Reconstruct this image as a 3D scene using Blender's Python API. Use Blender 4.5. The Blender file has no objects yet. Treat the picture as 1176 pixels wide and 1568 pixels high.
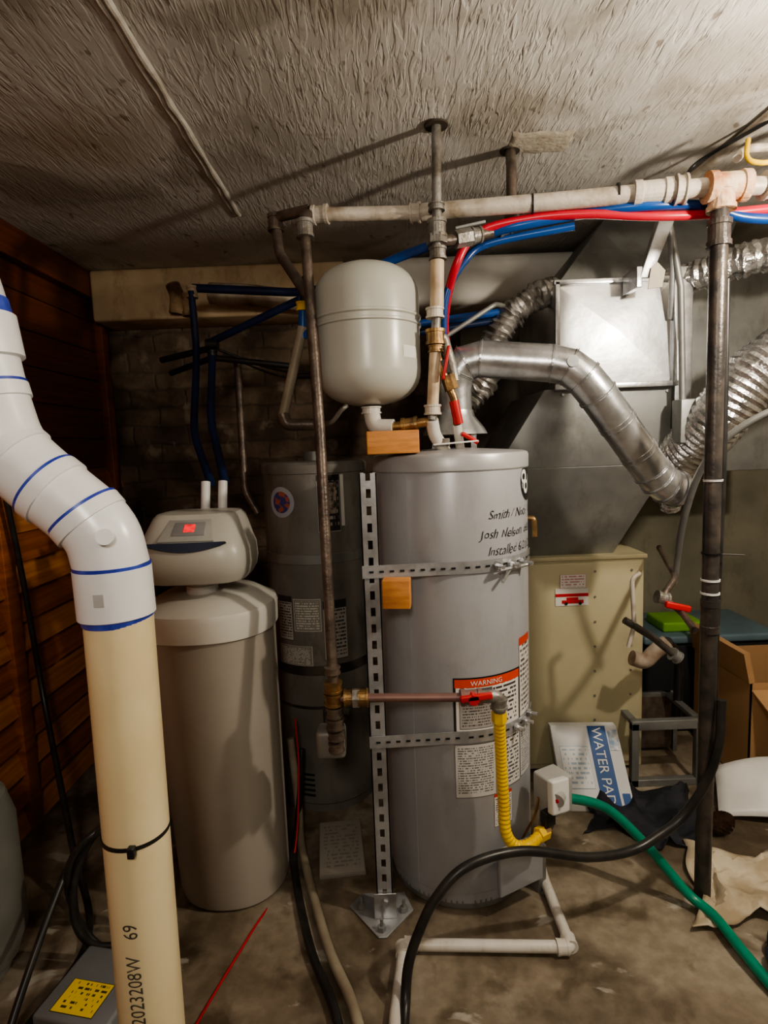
import bpy, math, random
from math import sin,cos,pi,radians,sqrt
from mathutils import Vector, Matrix, Euler, noise
random.seed(4)
C=bpy.context.collection
# ------------------------------------------------------------------ materials
def nodes(m):
    m.use_nodes=True; return m.node_tree, m.node_tree.nodes['Principled BSDF']
def mat(name,c,rough=.5,metal=0,c2=None,scale=6,bump=0,bscale=60,stretch=(1,1,1),lo=.4,hi=.65,spec=.5,grime=0,emit=0):
    m=bpy.data.materials.new(name); nt,b=nodes(m); N=nt.nodes; L=nt.links
    tc=N.new('ShaderNodeTexCoord'); mp=N.new('ShaderNodeMapping'); mp.inputs['Scale'].default_value=stretch
    L.new(tc.outputs['Object'],mp.inputs['Vector'])
    if c2 is None: c2=tuple(x*.8 for x in c)
    n=N.new('ShaderNodeTexNoise'); n.inputs['Scale'].default_value=scale; n.inputs['Detail'].default_value=6
    L.new(mp.outputs[0],n.inputs['Vector'])
    r=N.new('ShaderNodeValToRGB'); r.color_ramp.elements[0].position=lo; r.color_ramp.elements[1].position=hi
    r.color_ramp.elements[0].color=(*c,1); r.color_ramp.elements[1].color=(*c2,1)
    L.new(n.outputs['Fac'],r.inputs[0]); out=r.outputs[0]
    if grime:
        n3=N.new('ShaderNodeTexNoise'); n3.inputs['Scale'].default_value=9; n3.inputs['Detail'].default_value=9; n3.inputs['Roughness'].default_value=.7
        mp2=N.new('ShaderNodeMapping'); mp2.inputs['Scale'].default_value=(1,1,.45); L.new(tc.outputs['Object'],mp2.inputs[0]); L.new(mp2.outputs[0],n3.inputs['Vector'])
        r3=N.new('ShaderNodeValToRGB'); r3.color_ramp.elements[0].position=.52; r3.color_ramp.elements[1].position=.72
        r3.color_ramp.elements[0].color=(1,1,1,1); r3.color_ramp.elements[1].color=(1-grime,1-grime*1.15,1-grime*1.35,1); L.new(n3.outputs['Fac'],r3.inputs[0])
        mg=N.new('ShaderNodeMix'); mg.data_type='RGBA'; mg.blend_type='MULTIPLY'; mg.inputs[0].default_value=1; L.new(out,mg.inputs[6]); L.new(r3.outputs[0],mg.inputs[7]); out=mg.outputs[2]
    L.new(out,b.inputs['Base Color'])
    b.inputs['Roughness'].default_value=rough; b.inputs['Metallic'].default_value=metal
    b.inputs['Specular IOR Level'].default_value=spec
    if emit: L.new(r.outputs[0],b.inputs['Emission Color']); b.inputs['Emission Strength'].default_value=emit
    if bump:
        n2=N.new('ShaderNodeTexNoise'); n2.inputs['Scale'].default_value=bscale; n2.inputs['Detail'].default_value=4
        L.new(mp.outputs[0],n2.inputs['Vector'])
        bp=N.new('ShaderNodeBump'); bp.inputs['Strength'].default_value=bump; bp.inputs['Distance'].default_value=.01
        L.new(n2.outputs['Fac'],bp.inputs['Height']); L.new(bp.outputs[0],b.inputs['Normal'])
    return m
def label_mat(name,bg,ink,rows,head=None,hf=.82,dens=.47,cols=34,margin=.07):
    m=bpy.data.materials.new(name); nt,b=nodes(m); N=nt.nodes; L=nt.links
    uv=N.new('ShaderNodeTexCoord'); sp=N.new('ShaderNodeSeparateXYZ'); L.new(uv.outputs['UV'],sp.inputs[0])
    def M(op,a,bb=None,c=None):
        n=N.new('ShaderNodeMath'); n.operation=op
        for i,v in enumerate((a,bb,c)):
            if v is None: continue
            if isinstance(v,(int,float)): n.inputs[i].default_value=v
            else: L.new(v,n.inputs[i])
        return n.outputs[0]
    u,v=sp.outputs[0],sp.outputs[1]
    vr=M('MULTIPLY',v,rows); fr=M('FRACT',vr); fl=M('FLOOR',vr)
    row=M('LESS_THAN',fr,.5)
    cb=N.new('ShaderNodeCombineXYZ'); L.new(M('MULTIPLY',u,cols),cb.inputs[0]); L.new(M('MULTIPLY',fl,7.31),cb.inputs[1])
    nz=N.new('ShaderNodeTexNoise'); nz.inputs['Scale'].default_value=1; nz.inputs['Detail'].default_value=1; L.new(cb.outputs[0],nz.inputs['Vector'])
    t=M('MULTIPLY',row,M('GREATER_THAN',nz.outputs['Fac'],dens))
    du=M('ABSOLUTE',M('SUBTRACT',u,.5)); dv=M('ABSOLUTE',M('SUBTRACT',v,.5))
    ins=M('MULTIPLY',M('LESS_THAN',du,.5-margin),M('LESS_THAN',dv,.5-margin)); t=M('MULTIPLY',t,ins)
    edge=M('MAXIMUM',M('GREATER_THAN',du,.485),M('GREATER_THAN',dv,.485))
    mx=N.new('ShaderNodeMix'); mx.data_type='RGBA'; mx.inputs[6].default_value=(*bg,1); mx.inputs[7].default_value=(*ink,1)
    L.new(M('MAXIMUM',t,edge),mx.inputs[0]); out=mx.outputs[2]
    if head:
        m2=N.new('ShaderNodeMix'); m2.data_type='RGBA'; L.new(out,m2.inputs[6]); m2.inputs[7].default_value=(*head,1)
        L.new(M('GREATER_THAN',v,hf),m2.inputs[0]); out=m2.outputs[2]
    L.new(out,b.inputs['Base Color']); b.inputs['Roughness'].default_value=.4
    return m
GAL=mat('galvanized',(.66,.67,.69),.3,.85,(.46,.47,.48),22,.05,90)
STRUT=mat('strut_galvanized',(.46,.47,.49),.36,.5,(.34,.35,.36),18,.05,90,grime=.3)
GALD=mat('galvanized_dull',(.33,.34,.33),.48,.6,(.23,.235,.235),5,.05,40,grime=.3)
GALPIPE=mat('galvanized_pipe',(.34,.33,.31),.45,.5,(.17,.15,.12),18,.25,80,grime=.4)
FOIL=mat('foil',(.8,.8,.8),.26,.95,(.5,.5,.5),30,.6,60)
IRON=mat('black_iron',(.05,.046,.044),.33,.3,(.12,.1,.085),14,.15,90)
IRONB=mat('brown_iron',(.095,.073,.06),.4,.4,(.18,.14,.11),20,.2,90)
BRASS=mat('brass',(.4,.25,.11),.38,.8,(.2,.13,.07),25,.15,60,grime=.3)
RUST=mat('rust',(.42,.19,.08),.8,.1,(.6,.47,.34),16,.6,50)
PAINTP=mat('painted_pipe',(.6,.55,.48),.5,.1,(.32,.26,.19),12,.2,60,lo=.48,hi=.7,grime=.35)
CREAMP=mat('cream_pipe',(.62,.49,.34),.45,0,(.44,.31,.2),20,.05,60,grime=.3)
PVCC=mat('pvc_cream',(.8,.69,.44),.3,0,(.72,.6,.36),5)
PVCW=mat('pvc_white',(.8,.81,.82),.28,0,(.74,.75,.76),6)
PVCF=mat('pvc_white_dirty',(.72,.71,.67),.35,0,(.62,.59,.52),9,grime=.35)
PRIMER=mat('blue_primer',(.02,.04,.35),.4,0,(.06,.1,.5),30)
HEAT=mat('heater_grey',(.40,.41,.435),.32,.12,(.365,.372,.392),3,.02,8,grime=.16)
HEATD=mat('old_heater_grey',(.235,.225,.205),.36,.15,(.165,.155,.14),4,.03,20,grime=.4)
HEATC=mat('heater_cap',(.46,.465,.475),.34,.15,(.4,.405,.415),4,grime=.2)
TANKM=mat('tank_offwhite',(.53,.535,.485),.27,0,(.49,.495,.445),4)
SOFT=mat('softener_taupe',(.41,.375,.325),.48,0,(.37,.335,.285),3,.03,200)
SOFTL=mat('softener_lid',(.64,.625,.57),.36,0,(.58,.565,.51),4)
SOFTH=mat('softener_head',(.5,.49,.44),.36,0,(.45,.44,.39),4)
FURN=mat('furnace_khaki',(.54,.49,.32),.48,.05,(.47,.425,.28),3,.02,30)
BLACK=mat('black_plastic',(.012,.012,.013),.4,0,(.02,.02,.02))
RUB=mat('black_rubber',(.018,.018,.018),.36,0,(.035,.033,.03),20)
WHITE=mat('white_plastic',(.78,.78,.76),.4)
PAPER=mat('white_paper',(.75,.74,.7),.7)
RED=mat('red_paint',(.6,.02,.02),.4,0,(.45,.015,.015))
REDP=mat('red_pex',(.6,.02,.045),.3,0,(.5,.015,.035))
BLUEP=mat('blue_pex',(.01,.08,.32),.3,0,(.01,.045,.18))
DBLUEP=mat('dark_blue_pex',(.01,.028,.09),.35,0,(.008,.014,.05))
YEL=mat('yellow_coating',(.9,.6,.015),.35,0,(.75,.47,.01))
GREEN=mat('green_hose',(.005,.27,.16),.32,0,(.005,.18,.11))
WOODB=mat('pine_block',(.62,.28,.08),.6,0,(.46,.18,.05),9,.1,60,(1,6,6))
TANH=mat('tan_hose',(.34,.3,.22),.5,0,(.25,.21,.15),10)
CARD=mat('cardboard',(.42,.25,.12),.8,0,(.36,.21,.1),5,.05,80)
COPPER=mat('dirty_tan',(.45,.36,.24),.6,0,(.3,.22,.14),12)
# ------------------------------------------------------------------ mesh helpers
class G:
    def __init__(s,name):
        s.e=bpy.data.objects.new(name,None); s.e.empty_display_size=.05; C.objects.link(s.e)
    def add(s,name,V,F,m,smooth=False,bev=0,uv=None,sol=0):
        me=bpy.data.meshes.new(name); me.from_pydata([tuple(v) for v in V],[],F); me.update()
        if m: me.materials.append(m)
        if smooth:
            for p in me.polygons: p.use_smooth=True
        if uv:
            l=me.uv_layers.new(name='UVMap')
            for p in me.polygons:
                for li in p.loop_indices: l.data[li].uv=uv[me.loops[li].vertex_index]
        o=bpy.data.objects.new(name,me); C.objects.link(o); o.parent=s.e
        if sol: k=o.modifiers.new('s','SOLIDIFY'); k.thickness=sol
        if bev:
            k=o.modifiers.new('b','BEVEL'); k.width=bev; k.segments=3; k.limit_method='ANGLE'
            for p in me.polygons: p.use_smooth=True
        if smooth and not bev:
            try: me.set_sharp_from_angle(angle=radians(35))
            except Exception: pass
        return o
def box(g,n,x,y,z,m,bev=.002,rot=None,uvfront=False):
    cx,cy,cz=(x[0]+x[1])/2,(y[0]+y[1])/2,(z[0]+z[1])/2
    V=[Vector((a-cx,b-cy,c-cz)) for c in z for b in y for a in x]
    if rot:
        R=Euler([radians(t) for t in rot]).to_matrix(); V=[R@v for v in V]
    V=[v+Vector((cx,cy,cz)) for v in V]
    F=[(0,2,3,1),(4,5,7,6),(0,1,5,4),(2,6,7,3),(0,4,6,2),(1,3,7,5)]
    uv=None
    if uvfront=='top': uv=[(0,0),(1,0),(0,1),(1,1)]*2
    elif uvfront: uv=[(0,0),(1,0),(0,0),(1,0),(0,1),(1,1),(0,1),(1,1)]
    return g.add(n,V,F,m,bev=bev,uv=uv)
def hexa(g,n,bot,top,m,bev=.003):
    V=list(bot)+list(top)
    F=[(3,2,1,0),(4,5,6,7)]+[(i,(i+1)%4,4+(i+1)%4,4+i) for i in range(4)]
    return g.add(n,V,F,m,bev=bev)
def rnd(pts,f,n=6):
    P=[Vector(p) for p in pts]; out=[P[0]]
    for i in range(1,len(P)-1):
        a,b,c=P[i-1],P[i],P[i+1]; d1=(a-b); d2=(c-b)
        k=min(f,d1.length*.48,d2.length*.48); s=b+d1.normalized()*k; e=b+d2.normalized()*k
        for j in range(n+1):
            t=j/n; out.append(s*(1-t)**2+b*2*t*(1-t)+e*t*t)
    out.append(P[-1]); return out
def cat(pts,n=10):
    P=[Vector(p) for p in pts]; P=[P[0]*2-P[1]]+P+[P[-1]*2-P[-2]]; out=[]
    for i in range(1,len(P)-2):
        a,b,c,d=P[i-1:i+3]
        for j in range(n):
            t=j/n
            out.append(.5*((2*b)+(c-a)*t+(2*a-5*b+4*c-d)*t*t+(3*b-a-3*c+d)*t**3))
    out.append(P[-2]); return out
def resample(P,step):
    L=[0]
    for i in range(1,len(P)): L.append(L[-1]+(P[i]-P[i-1]).length)
    n=max(2,int(L[-1]/step)); out=[]; k=0
    for i in range(n+1):
        s=L[-1]*i/n
        while k<len(P)-2 and L[k+1]<s: k+=1
        t=(s-L[k])/max(1e-9,L[k+1]-L[k]); out.append(P[k].lerp(P[k+1],min(1,t)))
    return out
def sweep(g,n,P,r,m,segs=18,caps=True,smooth=True):
    P=[Vector(p) for p in P]; Q=[P[0]]; R0=r if isinstance(r,(list,tuple)) else None; RR=[R0[0]] if R0 else None
    for i in range(1,len(P)):
        if (P[i]-Q[-1]).length>1e-6:
            Q.append(P[i]); 
            if R0: RR.append(R0[i])
    P=Q; N=len(P); T=[]
    for i in range(N):
        a=P[max(0,i-1)]; b=P[min(N-1,i+1)]; T.append((b-a).normalized())
    u=T[0].orthogonal().normalized(); V=[];F=[]
    for i in range(N):
        u=(u-T[i]*u.dot(T[i])).normalized(); w=T[i].cross(u)
        rr=RR[i] if RR else r
        for j in range(segs):
            a=2*pi*j/segs; V.append(P[i]+u*cos(a)*rr+w*sin(a)*rr)
    for i in range(N-1):
        for j in range(segs):
            k=(j+1)%segs; F.append((i*segs+j,i*segs+k,(i+1)*segs+k,(i+1)*segs+j))
    if caps: F.append(tuple(reversed(range(segs)))); F.append(tuple((N-1)*segs+j for j in range(segs)))
    return g.add(n,V,F,m,smooth=smooth)
def pipe(g,n,pts,r,m,f=.03,segs=18): return sweep(g,n,rnd(pts,f) if len(pts)>2 else pts,r,m,segs)
def hose(g,n,pts,r,m,segs=14): return sweep(g,n,cat(pts),r,m,segs)
def corr(g,n,pts,r,m,pitch=.012,amp=.1,segs=24,crumple=0):
    P=resample(cat(pts,14),pitch/4); rad=[]
    for i,p in enumerate(P):
        rad.append(r*(1+amp*sin(2*pi*i/4+.3)))
    o=sweep(g,n,P,rad,m,segs)
    if crumple:
        for v in o.data.vertices:
            q=noise.noise_vector(v.co*28)*crumple; v.co+=q
    return o
def collar(g,n,p,d,r,l,m,bead=.12,segs=20):
    p=Vector(p); d=Vector(d).normalized(); a=p-d*l/2
    pr=[(0,r),(0,r*(1+bead)),(.2,r*(1+bead)),(.22,r),(.78,r),(.8,r*(1+bead)),(1,r*(1+bead)),(1.0,r)]
    return sweep(g,n,[a+d*l*(t+i*1e-4) for i,(t,_) in enumerate(pr)],[q for _,q in pr],m,segs,True,False)
def hexnut(g,n,p,d,r,l,m):
    p=Vector(p); d=Vector(d).normalized()
    return sweep(g,n,[p-d*l/2,p+d*l/2],r,m,6,True,False)
def lathe(g,n,c,prof,m,segs=80,smooth=True):
    V=[];F=[];N=len(prof)
    for (r,z) in prof:
        for j in range(segs):
            a=2*pi*j/segs; V.append((c[0]+r*cos(a),c[1]+r*sin(a),z))
    for i in range(N-1):
        for j in range(segs):
            k=(j+1)%segs; F.append((i*segs+j,i*segs+k,(i+1)*segs+k,(i+1)*segs+j))
    F.append(tuple(reversed(range(segs)))); F.append(tuple((N-1)*segs+j for j in range(segs)))
    return g.add(n,V,F,m,smooth=smooth)
def rings(g,n,R,m,segs=64,e=4.0):
    """stack of super-ellipse rings (cx,cy,z,hx,hy)"""
    V=[];F=[]
    for (cx,cy,z,hx,hy) in R:
        for j in range(segs):
            a=2*pi*j/segs; c_,s_=cos(a),sin(a)
            V.append((cx+hx*math.copysign(abs(c_)**(2/e),c_),cy+hy*math.copysign(abs(s_)**(2/e),s_),z))
    for i in range(len(R)-1):
        for j in range(segs):
            k=(j+1)%segs; F.append((i*segs+j,i*segs+k,(i+1)*segs+k,(i+1)*segs+j))
    F.append(tuple(reversed(range(segs)))); F.append(tuple((len(R)-1)*segs+j for j in range(segs)))
    return g.add(n,V,F,m,smooth=True)
def patch(g,n,c,R,t0,t1,z0,z1,m,nn=16):
    V=[];F=[];uv=[]
    for i in range(nn+1):
        t=radians(t0+(t1-t0)*i/nn)
        for k in (0,1): V.append((c[0]+R*sin(t),c[1]-R*cos(t),z0 if k==0 else z1)); uv.append((i/nn,k))
    for i in range(nn): F.append((2*i,2*i+2,2*i+3,2*i+1))
    return g.add(n,V,F,m,smooth=True,uv=uv)
def textgeo(s,size,spacing=1,thin=0,shear=0):
    cu=bpy.data.curves.new('tmp','FONT'); cu.body=s; cu.size=size; cu.space_line=spacing; cu.resolution_u=3; cu.offset=-thin; cu.shear=shear
    ob=bpy.data.objects.new('tmp',cu); C.objects.link(ob); dg=bpy.context.evaluated_depsgraph_get()
    me=bpy.data.meshes.new_from_object(ob.evaluated_get(dg)); V=[v.co.copy() for v in me.vertices]; F=[tuple(p.vertices) for p in me.polygons]
    bpy.data.objects.remove(ob); bpy.data.meshes.remove(me); return V,F
def text_cyl(g,n,s,size,c,R,t0,z,m,shear=0,thin=0,wob=0,sx=1):
    V,F=textgeo(s,size,1,thin,shear); W=[]
    for v in V:
        q=noise.noise_vector(Vector((v.x*45,v.y*45,z*31)))*wob
        x=v.x*sx+q.x; t=radians(t0)+x/R; W.append((c[0]+R*sin(t),c[1]-R*cos(t),z+v.y+q.y))
    g.add(n,W,F,m)
def text_plane(g,n,s,size,o,ux,uy,m):
    V,F=textgeo(s,size); o=Vector(o);ux=Vector(ux);uy=Vector(uy)
    g.add(n,[o+ux*v.x+uy*v.y for v in V],F,m)
def cloth(name,q,m,amp=.03,fr=6,n=36,base=.004):
    g=G(name); V=[];F=[]; q=[Vector((*p,0)) for p in q]
    for i in range(n+1):
        for j in range(n+1):
            u,v=i/n,j/n; p=(q[0]*(1-u)+q[1]*u)*(1-v)+(q[3]*(1-u)+q[2]*u)*v
            w=noise.noise_vector(p*fr*1.3)*.08; h=(1-abs(noise.noise(p*fr+Vector((3,1,7))))*2)**3*amp+abs(noise.noise(p*fr*3))*amp*.7
            V.append((p.x+w.x,p.y+w.y,base+max(0,h)))
    for i in range(n):
        for j in range(n): a=i*(n+1)+j; F.append((a,a+n+1,a+n+2,a+1))
    g.add('fabric',V,F,m,smooth=True,sol=.003); return g
# ------------------------------------------------------------------ ROOM
XL,XR,YB,YF,ZC=-1.46,2.6,3.24,-1.4,2.40
def slab(name,x,y,z,m):
    me=bpy.data.meshes.new(name)
    V=[(a,b,c) for c in z for b in y for a in x]
    me.from_pydata(V,[],[(0,2,3,1),(4,5,7,6),(0,1,5,4),(2,6,7,3),(0,4,6,2),(1,3,7,5)]); me.materials.append(m)
    o=bpy.data.objects.new(name,me); C.objects.link(o); return o
# ceiling: trowelled stucco, strokes run front to back
mc=bpy.data.materials.new('stucco'); nt,b=nodes(mc); N=nt.nodes;L=nt.links
tc=N.new('ShaderNodeTexCoord')
def nz(scale,st,det=4,dist=0,rot=0):
    mp=N.new('ShaderNodeMapping'); mp.inputs['Scale'].default_value=st; mp.inputs['Rotation'].default_value=(0,0,rot); L.new(tc.outputs['Object'],mp.inputs[0])
    n=N.new('ShaderNodeTexNoise'); n.inputs['Scale'].default_value=scale; n.inputs['Detail'].default_value=det; n.inputs['Distortion'].default_value=dist
    L.new(mp.outputs[0],n.inputs[0]); return n.outputs['Fac']
def ramp(f,stops):
    r=N.new('ShaderNodeValToRGB'); e=r.color_ramp.elements
    while len(e)<len(stops): e.new(.5)
    for i,(p,c) in enumerate(stops): e[i].position=p; e[i].color=(*c,1)
    L.new(f,r.inputs[0]); return r.outputs[0]
def mixn(t,f,a,b_):
    x=N.new('ShaderNodeMix'); x.data_type='RGBA'; x.blend_type=t
    if isinstance(f,(int,float)): x.inputs[0].default_value=f
    else: L.new(f,x.inputs[0])
    for i,v in ((6,a),(7,b_)):
        if isinstance(v,tuple): x.inputs[i].default_value=(*v,1)
        else: L.new(v,x.inputs[i])
    return x.outputs[2]
s1=nz(9,(7,1.0,1),2,.7,.10); s2=nz(16,(5,.9,1),3,.5,-.16); s3=nz(1.6,(1,1,1),6); s4=nz(6,(1,1,1),3,1); s5=nz(26,(1,.5,1),3); s6=nz(3.2,(1,1,1),7,.6); s7=nz(70,(1,1,1),4)
h1=ramp(s1,[(.47,(0,0,0)),(.58,(1,1,1))]); h2=ramp(s2,[(.5,(0,0,0)),(.62,(.7,.7,.7))]); h4=ramp(s4,[(.38,(.15,.15,.15)),(.6,(1,1,1))])
hh=mixn('MULTIPLY',.9,mixn('LIGHTEN',1,h1,h2),h4); hh=mixn('MIX',.12,hh,s7)
bp=N.new('ShaderNodeBump'); bp.inputs['Strength'].default_value=.55; bp.inputs['Distance'].default_value=.005
L.new(hh,bp.inputs['Height']); L.new(bp.outputs[0],b.inputs['Normal'])
cc=ramp(s3,[(.35,(.46,.44,.4)),(.52,(.58,.565,.53)),(.72,(.42,.375,.3))])
cc=mixn('MULTIPLY',.75,cc,ramp(s6,[(.36,(.6,.56,.5)),(.5,(1,1,1))]))
cc=mixn('MULTIPLY',.7,cc,ramp(s5,[(.27,(.3,.24,.18)),(.33,(1,1,1))]))
L.new(cc,b.inputs['Base Color']); b.inputs['Roughness'].default_value=.72
slab('ceiling',(XL,XR),(YF,YB),(ZC,ZC+.1),mc)
# floor: stained concrete
mf=bpy.data.materials.new('concrete'); nt,b=nodes(mf); N=nt.nodes;L=nt.links; tc=N.new('ShaderNodeTexCoord')
f1=nz(3.2,(1,1,1),8,.4); f2=nz(25,(1,1,1),8); f5=nz(1.9,(1,1,1),6,.8); f6=nz(5.5,(1,1.6,1),9,.6); f8=nz(7,(1,1,1),8,.3)
c1=ramp(f1,[(.36,(.16,.125,.085)),(.5,(.27,.225,.165)),(.66,(.38,.33,.26))])
c2=mixn('MULTIPLY',.7,c1,ramp(f2,[(.4,(.7,.68,.65)),(.62,(1,1,1))]))
c3=mixn('MULTIPLY',1,c2,ramp(f5,[(.38,(.42,.38,.34)),(.52,(1,1,1))]))
c3=mixn('MULTIPLY',.8,c3,ramp(f8,[(.36,(.45,.4,.34)),(.46,(1,1,1))]))
c4=mixn('MIX',ramp(f6,[(.65,(0,0,0)),(.69,(.7,.7,.7))]),c3,(.5,.47,.41))
L.new(c4,b.inputs['Base Color'])
bp=N.new('ShaderNodeBump'); bp.inputs['Strength'].default_value=.35; bp.inputs['Distance'].default_value=.01; L.new(f2,bp.inputs['Height']); L.new(bp.outputs[0],b.inputs['Normal']); b.inputs['Roughness'].default_value=.6
slab('floor',(XL,XR),(YF,YB),(-.1,0),mf)
# back wall: dirty brick
mb=bpy.data.materials.new('brick_wall'); nt,b=nodes(mb); N=nt.nodes;L=nt.links; tc=N.new('ShaderNodeTexCoord')
mp=N.new('ShaderNodeMapping'); mp.inputs['Rotation'].default_value=(radians(90),0,0); L.new(tc.outputs['Object'],mp.inputs[0])
f9=nz(3.5,(1,1,1),4)
wv=N.new('ShaderNodeVectorMath'); wv.operation='SCALE'; wv.inputs['Scale'].default_value=.05
nn_=N.new('ShaderNodeTexNoise'); nn_.inputs['Scale'].default_value=7; L.new(mp.outputs[0],nn_.inputs[0]); L.new(nn_.outputs['Color'],wv.inputs[0])
va=N.new('ShaderNodeVectorMath'); va.operation='ADD'; L.new(mp.outputs[0],va.inputs[0]); L.new(wv.outputs[0],va.inputs[1])
br=N.new('ShaderNodeTexBrick'); br.inputs['Scale'].default_value=1; br.inputs['Brick Width'].default_value=.3; br.inputs['Row Height'].default_value=.1; br.inputs['Mortar Size'].default_value=.012; br.inputs['Mortar Smooth'].default_value=1
br.inputs['Color1'].default_value=(.125,.085,.06,1); br.inputs['Color2'].default_value=(.185,.135,.09,1); br.inputs['Mortar'].default_value=(.115,.09,.065,1); L.new(va.outputs[0],br.inputs[0])
f3=nz(5,(1,1,1),8,.5); f31=nz(9,(1,1,1),6)
bc=mixn('MULTIPLY',.95,br.outputs[0],ramp(f3,[(.35,(.28,.24,.2)),(.65,(1,1,1))])); bc=mixn('MIX',ramp(f31,[(.6,(0,0,0)),(.7,(.5,.5,.5))]),bc,(.3,.25,.18))
L.new(bc,b.inputs['Base Color']); b.inputs['Roughness'].default_value=.85
f7=nz(30,(1,1,1),5)
bp=N.new('ShaderNodeBump'); bp.inputs['Strength'].default_value=.7; bp.inputs['Distance'].default_value=.015; L.new(mixn('MIX',.6,br.outputs['Fac'],f7),bp.inputs['Height']); bp.invert=True; L.new(bp.outputs[0],b.inputs['Normal'])
slab('wall_back',(XL-.1,XR+.1),(YB,YB+.1),(0,ZC),mb)
slab('wall_back_plaster',(.45,XR),(YB-.03,YB),(0,ZC),mat('olive_plaster',(.23,.215,.16),.8,0,(.15,.14,.105),2.5,.2,30,grime=.3))
PLASTER=mat('plaster',(.4,.37,.31),.8,0,(.32,.29,.23),3,.2,30)
slab('wall_right',(XR,XR+.1),(YF,YB),(0,ZC),PLASTER)
slab('wall_front',(XL-.1,XR+.1),(YF-.1,YF),(0,ZC),PLASTER)
# left wall : cedar boards
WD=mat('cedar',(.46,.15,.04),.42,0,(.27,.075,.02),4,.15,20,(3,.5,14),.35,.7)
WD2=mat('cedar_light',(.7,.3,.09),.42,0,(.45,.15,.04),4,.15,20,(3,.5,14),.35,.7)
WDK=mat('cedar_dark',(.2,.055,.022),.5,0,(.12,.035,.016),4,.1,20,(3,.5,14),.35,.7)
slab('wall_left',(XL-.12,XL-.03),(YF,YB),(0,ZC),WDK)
g=G('wall_left_panelling'); z=.0; i=0
while z<ZC-.13:
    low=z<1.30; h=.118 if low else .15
    V=[(XL-.03,YF,z),(XL-.03,YB,z),(XL-.03,YB,z+h),(XL-.03,YF,z+h)]
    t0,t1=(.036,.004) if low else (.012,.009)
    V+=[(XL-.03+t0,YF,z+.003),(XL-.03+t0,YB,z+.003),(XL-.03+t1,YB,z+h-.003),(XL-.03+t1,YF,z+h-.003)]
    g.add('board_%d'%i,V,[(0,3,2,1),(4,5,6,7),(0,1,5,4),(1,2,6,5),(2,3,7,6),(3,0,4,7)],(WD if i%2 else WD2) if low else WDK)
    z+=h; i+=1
g=G('trim_1'); box(g,'board',(XL-.03,XL+.03),(YF,YB-.01),(ZC-.13,ZC),WDK,.004)
g=G('trim_2'); 
for yy in (2.15,3.12): box(g,'batten_%d'%int(yy*10),(XL-.03,XL+.015),(yy,yy+.07),(0,ZC-.13),WDK if yy>3 else WD,.004)
# ceiling seam
SEAM=mat('seam_plaster',(.62,.6,.54),.6,0,(.45,.41,.35),14,.2,60)
g=G('ceiling_seam_batten')
for k,(xx,rr) in enumerate(((-.527,.010),(-.545,.007))):
    P=[Vector((xx+noise.noise(Vector((0,y*.1*5,k)))*.006,y*.05,ZC+.001)) for y in range(-26,49)]
    sweep(g,'bead_%d'%k,P,[rr*(1+.5*noise.noise(p*14)) for p in P],SEAM,10)
# old patch on the ceiling beside the stub
g=G('ceiling_patch'); V=[];F=[]
for i in range(17):
    for j in range(9):
        x=.43+.2*i/16; y=1.86+.13*j/8; e=min(i,16-i,(j)*2,(8-j)*2)
        V.append((x+noise.noise(Vector((x*20,y*20,1)))*.015,y+noise.noise(Vector((x*20,y*20,5)))*.015,ZC-.0005-.004*(1 if e>0 else 0)-.002*abs(noise.noise(Vector((x*60,y*20,2))))))
for i in range(16):
    for j in range(8): a=i*9+j; F.append((a,a+1,a+10,a+9))
g.add('skim',V,F,mat('patch_plaster',(.5,.46,.38),.8,0,(.4,.35,.27),30,.4,60),smooth=True)
# plaster-faced beam and wrapped duct against back wall
g=G('bulkhead_beam'); box(g,'face',(XL+.03,-.15),(3.0,YB),(2.15,ZC),mat('bulkhead',(.66,.52,.34),.7,0,(.42,.29,.16),3,.1,20,grime=.45),.015)
g=G('insulated_duct'); box(g,'wrap',(.05,1.0),(2.86,YB-.04),(2.14,2.37),mat('duct_wrap',(.78,.77,.72),.6,0,(.66,.64,.58),4,.15,12),.05)
# ------------------------------------------------------------------ WATER HEATER
hc=(.222,1.91); HR=.25
g=G('water_heater')
lathe(g,'jacket',hc,[(HR-.012,.02),(HR-.012,.06),(HR-.002,.062),(HR,.07),(HR,1.385),(HR-.002,1.392)],HEAT,96)
lathe(g,'base_ring',hc,[(HR-.02,.0),(HR-.012,.003),(HR-.012,.03),(HR-.03,.03)],GALD,80)
lathe(g,'top_cap',hc,[(HR+.001,1.388),(HR+.004,1.392),(HR+.004,1.43),(HR,1.438),(HR-.012,1.442),(HR-.05,1.446),(.05,1.456)],HEATC,96)
sweep(g,'jacket_seam',[(hc[0]+(HR+.0005)*sin(radians(-38)),hc[1]-(HR+.0005)*cos(radians(-38)),z_) for z_ in (.07,1.385)],.0015,HEATC,6)
L1=label_mat('warn_label',(.78,.76,.72),(.06,.05,.05),12,(.72,.07,.02),.84,.45,20)
L2=label_mat('info_label',(.62,.61,.6),(.17,.17,.17),22,None,.8,.46,26)
L3=label_mat('side_label',(.72,.7,.66),(.1,.09,.09),16,(.6,.06,.03),.9,.46,12)
patch(g,'warning_label',hc,HR+.001,-7,46,.60,.765,L1); patch(g,'info_label',hc,HR+.001,-8,22,.385,.56,L2); patch(g,'info_label_b',hc,HR+.001,23,46,.395,.59,L3)
patch(g,'warning_edge',hc,HR+.0008,-8,47,.595,.77,BLACK)
text_cyl(g,'warning_text',"WARNING",.022,hc,HR+.002,4,.744,WHITE)
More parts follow.
